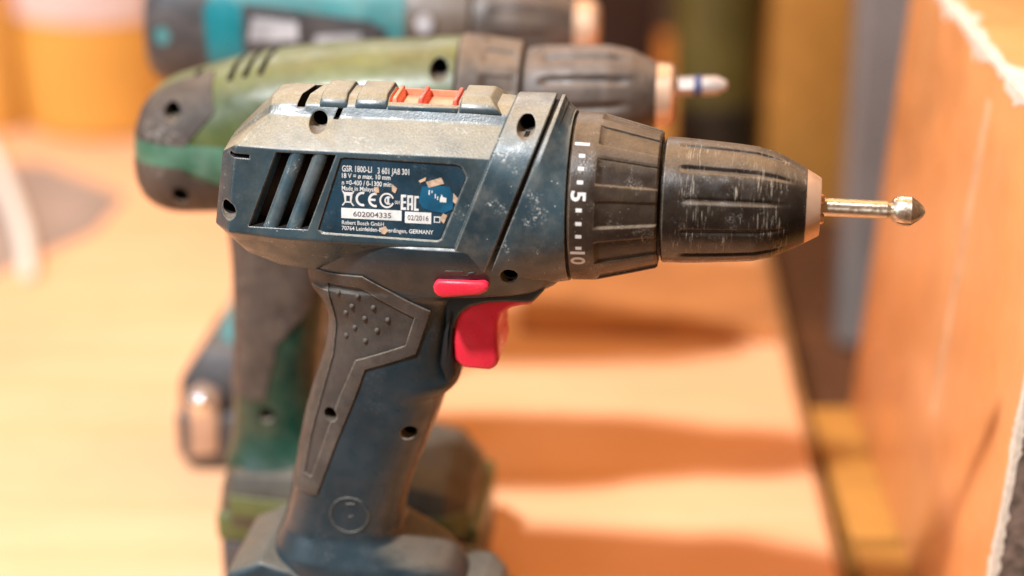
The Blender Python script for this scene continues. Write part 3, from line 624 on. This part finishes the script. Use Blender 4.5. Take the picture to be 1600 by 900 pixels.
# ------------------------------------------------------------ right side: painted board, planks, posts
def jag(a, b, n, amp, seed):
    r = random.Random(seed); k = [r.random() ** 1.5 for i in range(n + 4)]
    return [a + (b - a) * i / n for i in range(n + 1)], [amp * (k[i] + 2 * k[i + 1] + k[i + 2]) / 4 * (.7 + .6 * r.random()) for i in range(n + 1)]
PX0, PX1, PY0, PY1, PZ1 = 155., 300., 2., 246., 206.
PB = empty('painted_board', (0, 0, 0))
tag(PB, 'thick orange painted board with chipped pale edges standing right of the bit', 'board')
link('panel', bevel_mesh(box(PX0, PX1, PY0, PY1, 1, PZ1), 1.2, 3), 'orange_paint', PB)
link('broken_end', box(PX0 + 1.6, PX1 - 1, PY0 - 1.5, PY0 - .02, 2, PZ1 - 2), 'broken_wood', PB)
def chip_strip(name, pts_in, pts_out, m, inward):
    """ragged strip of bare primer; its back is sunk into the board along `inward`"""
    d = Vector(inward); rings = []
    for a, b in zip(pts_in, pts_out):
        a, b = Vector(a), Vector(b); rings.append([tuple(a), tuple(b), tuple(b + d), tuple(a + d)])
    return link(name, loft(rings, smooth=0), m, PB)
# top arris: on the side face and on the top face
ys, am = jag(PY0, PY1, 110, 4.2, 3); _, am2 = jag(PY0, PY1, 110, 5.0, 5)
chip_strip('chipped_edge', [(PX0 - .25, y, PZ1 + .1) for y in ys], [(PX0 - .25, y, PZ1 - 1.2 - a * (1 + .6 * math.sin(y * .11))) for y, a in zip(ys, am)], 'primer', (1.5, 0, 0))
chip_strip('chipped_edge', [(PX0 - .1, y, PZ1 + .25) for y in ys], [(PX0 + 2.6 + a * (1 + .5 * math.sin(y * .09)), y, PZ1 + .25) for y, a in zip(ys, am2)], 'primer', (0, 0, -1.5))
zs, am = jag(1, PZ1, 160, 2.6, 11)
chip_strip('chipped_edge', [(PX0 - .25, PY0 - .2, z) for z in zs], [(PX0 - .25, PY0 + .9 + a * (1 + .7 * math.sin(z * .13)), z) for z, a in zip(zs, am)], 'primer', (1.5, 0, 0))
chip_strip('chipped_edge', [(PX0 - .1, PY0 - 1.7, z) for z in zs], [(PX0 + 1.4 + .7 * a, PY0 - 1.7, z) for z, a in zip(zs, am)], 'primer', (0, 1.2, 0))
zs, am = jag(66, 192, 40, 2.2, 21); _, am2 = jag(66, 192, 40, 1.5, 22)
chip_strip('scraped_stripe', [(PX0 - .2, 98 - a - (z - 140) * .05, z) for z, a in zip(zs, am)], [(PX0 - .2, 104 + a - (z - 140) * .05, z) for z, a in zip(zs, am2)], 'scrape', (1, 0, 0))
for k, (y0, y1) in enumerate(((-70, 119), (127, 247))):
    p_ = link('support_plank', box(136.5, 330, y0, y1, -31, .6 - .1 * k, 1.2), 'ochre_wood')
    tag(p_, ('ochre wooden plank under the near end of the orange board' if k == 0 else 'short ochre wooden plank under the far end of the orange board'), 'plank', 'planks under the orange board')
for o in PB.children:                         # the board leans a little away from the bench
    for v in o.data.vertices: v.co.x += v.co.z * .066
po = link('metal_post', bevel_mesh(box(175, 206, 400, 425, -39.8, 900), 4, 4), 'grey_metal')
tag(po, 'blurred grey metal post rising behind the orange board', 'post')
wp = link('wooden_post', box(158, 212, 600, 660, -39.8, 900, 3), 'ochre_wood')
tag(wp, 'blurred ochre wooden post behind the countersink bit, left of the grey post', 'post')

# ------------------------------------------------------------ things at the back of the bench
CN = empty('canister', (.127, .62, 0))
tag(CN, 'blurred dark olive canister with black base at the back of the bench', 'canister')
link('body', lathe([(34, 24), (35, 27), (300, 27), (302, 24)], 0, 40), 'olive_paint', CN).rotation_euler = (0, -math.pi / 2, 0)
link('base', lathe([(.3, 26), (2, 28.5), (34, 28.5), (36, 26)], 0, 40), 'black_plastic', CN).rotation_euler = (0, -math.pi / 2, 0)
bx_ = link('wooden_box', box(-150, 92, 640, 780, .4, 330, 3), 'dark_wood')
tag(bx_, 'large dark brown wooden box standing behind the teal drill', 'box')
rp = link('shade_slab', loft([[(4, 330, z), (EX(320) - 3, 318, z), (EX(430) - 3, 420, z), (4, 440, z)] for z in (.3, 5)], smooth=0), 'shade_slab_brown')  # added slab in place of a blurred shadow on the bench
tag(rp, 'added reddish brown slab standing in for shade on the bench, seen just below the chuck', 'plank')
wb = link('wooden_block', box(78, 97, 560, 590, .4, 60, 1.5), 'ochre_wood')
tag(wb, 'small ochre wooden block behind the middle drill chuck', 'block')
TB = empty('plastic_tub', (-.268, .69, 0))
tag(TB, 'blurred ochre plastic tub with pale pink label at the back of the bench', 'tub')
link('body', lathe([(.3, 50), (3, 56), (14, 58), (170, 60), (173, 57)], 0, 64), 'ochre_plastic', TB).rotation_euler = (0, -math.pi / 2, 0)
def wrap(name, a0, a1, z0, z1, m):
    r = 60.6; n = 20
    rings = [[(r_ * math.sin(R(a)), -r_ * math.cos(R(a)), z) for r_, z in ((r, z0), (r, z1), (r - 1.5, z1), (r - 1.5, z0))] for a in [a0 + (a1 - a0) * i / n for i in range(n + 1)]]
    return link(name, loft(rings, smooth=40), m, TB)
wrap('label_sheet', -48, 40, 78, 150, 'tub_label'); wrap('label_stripe', -62, -48.2, 78, 150, 'tub_label_red')
lb = link('leaning_board', box(-460, -322, 655, 700, .4, 300, 3), 'ochre_plastic')
tag(lb, 'blurred ochre board standing at the far left behind the white cord', 'board')
sheet = link('grey_sheet', loft([[(-420, 400, z), (-278, 405, z), (-236, 470, z), (-228, 530, z), (-290, 590, z), (-420, 600, z)] for z in (.3, .9)], smooth=0), 'grey_sheet')
tag(sheet, 'thin flat grey brown sheet lying on the bench under the white cord', 'sheet')
def tube(pts, r, n=14, sub=8):
    rows = catmull([(i, *p) for i, p in enumerate(pts)], 1. / sub); P_ = [Vector(q[1:]) for q in rows]; rings = []
    for i, p in enumerate(P_):
        d = (P_[min(i + 1, len(P_) - 1)] - P_[max(i - 1, 0)]).normalized(); s = d.cross(Vector((0, 0, 1))).normalized(); v = s.cross(d)
        f = .55 if i in (0, len(P_) - 1) else 1
        rings.append([tuple(p + (s * math.cos(2*math.pi*k/n) + v * math.sin(2*math.pi*k/n)) * r * f) for k in range(n)])
    return loft(rings, smooth=60)
cd = link('cord', tube([(-375, 690, 5.6), (-345, 640, 5.6), (-316, 575, 5.6), (-287, 500, 5.6), (-268, 445, 5.6), (-258, 408, 5.6), (-256, 398, 5.6)], 4.6), 'cord_white')
tag(cd, 'short thick cream white cord end lying at the left of the bench', 'cord')
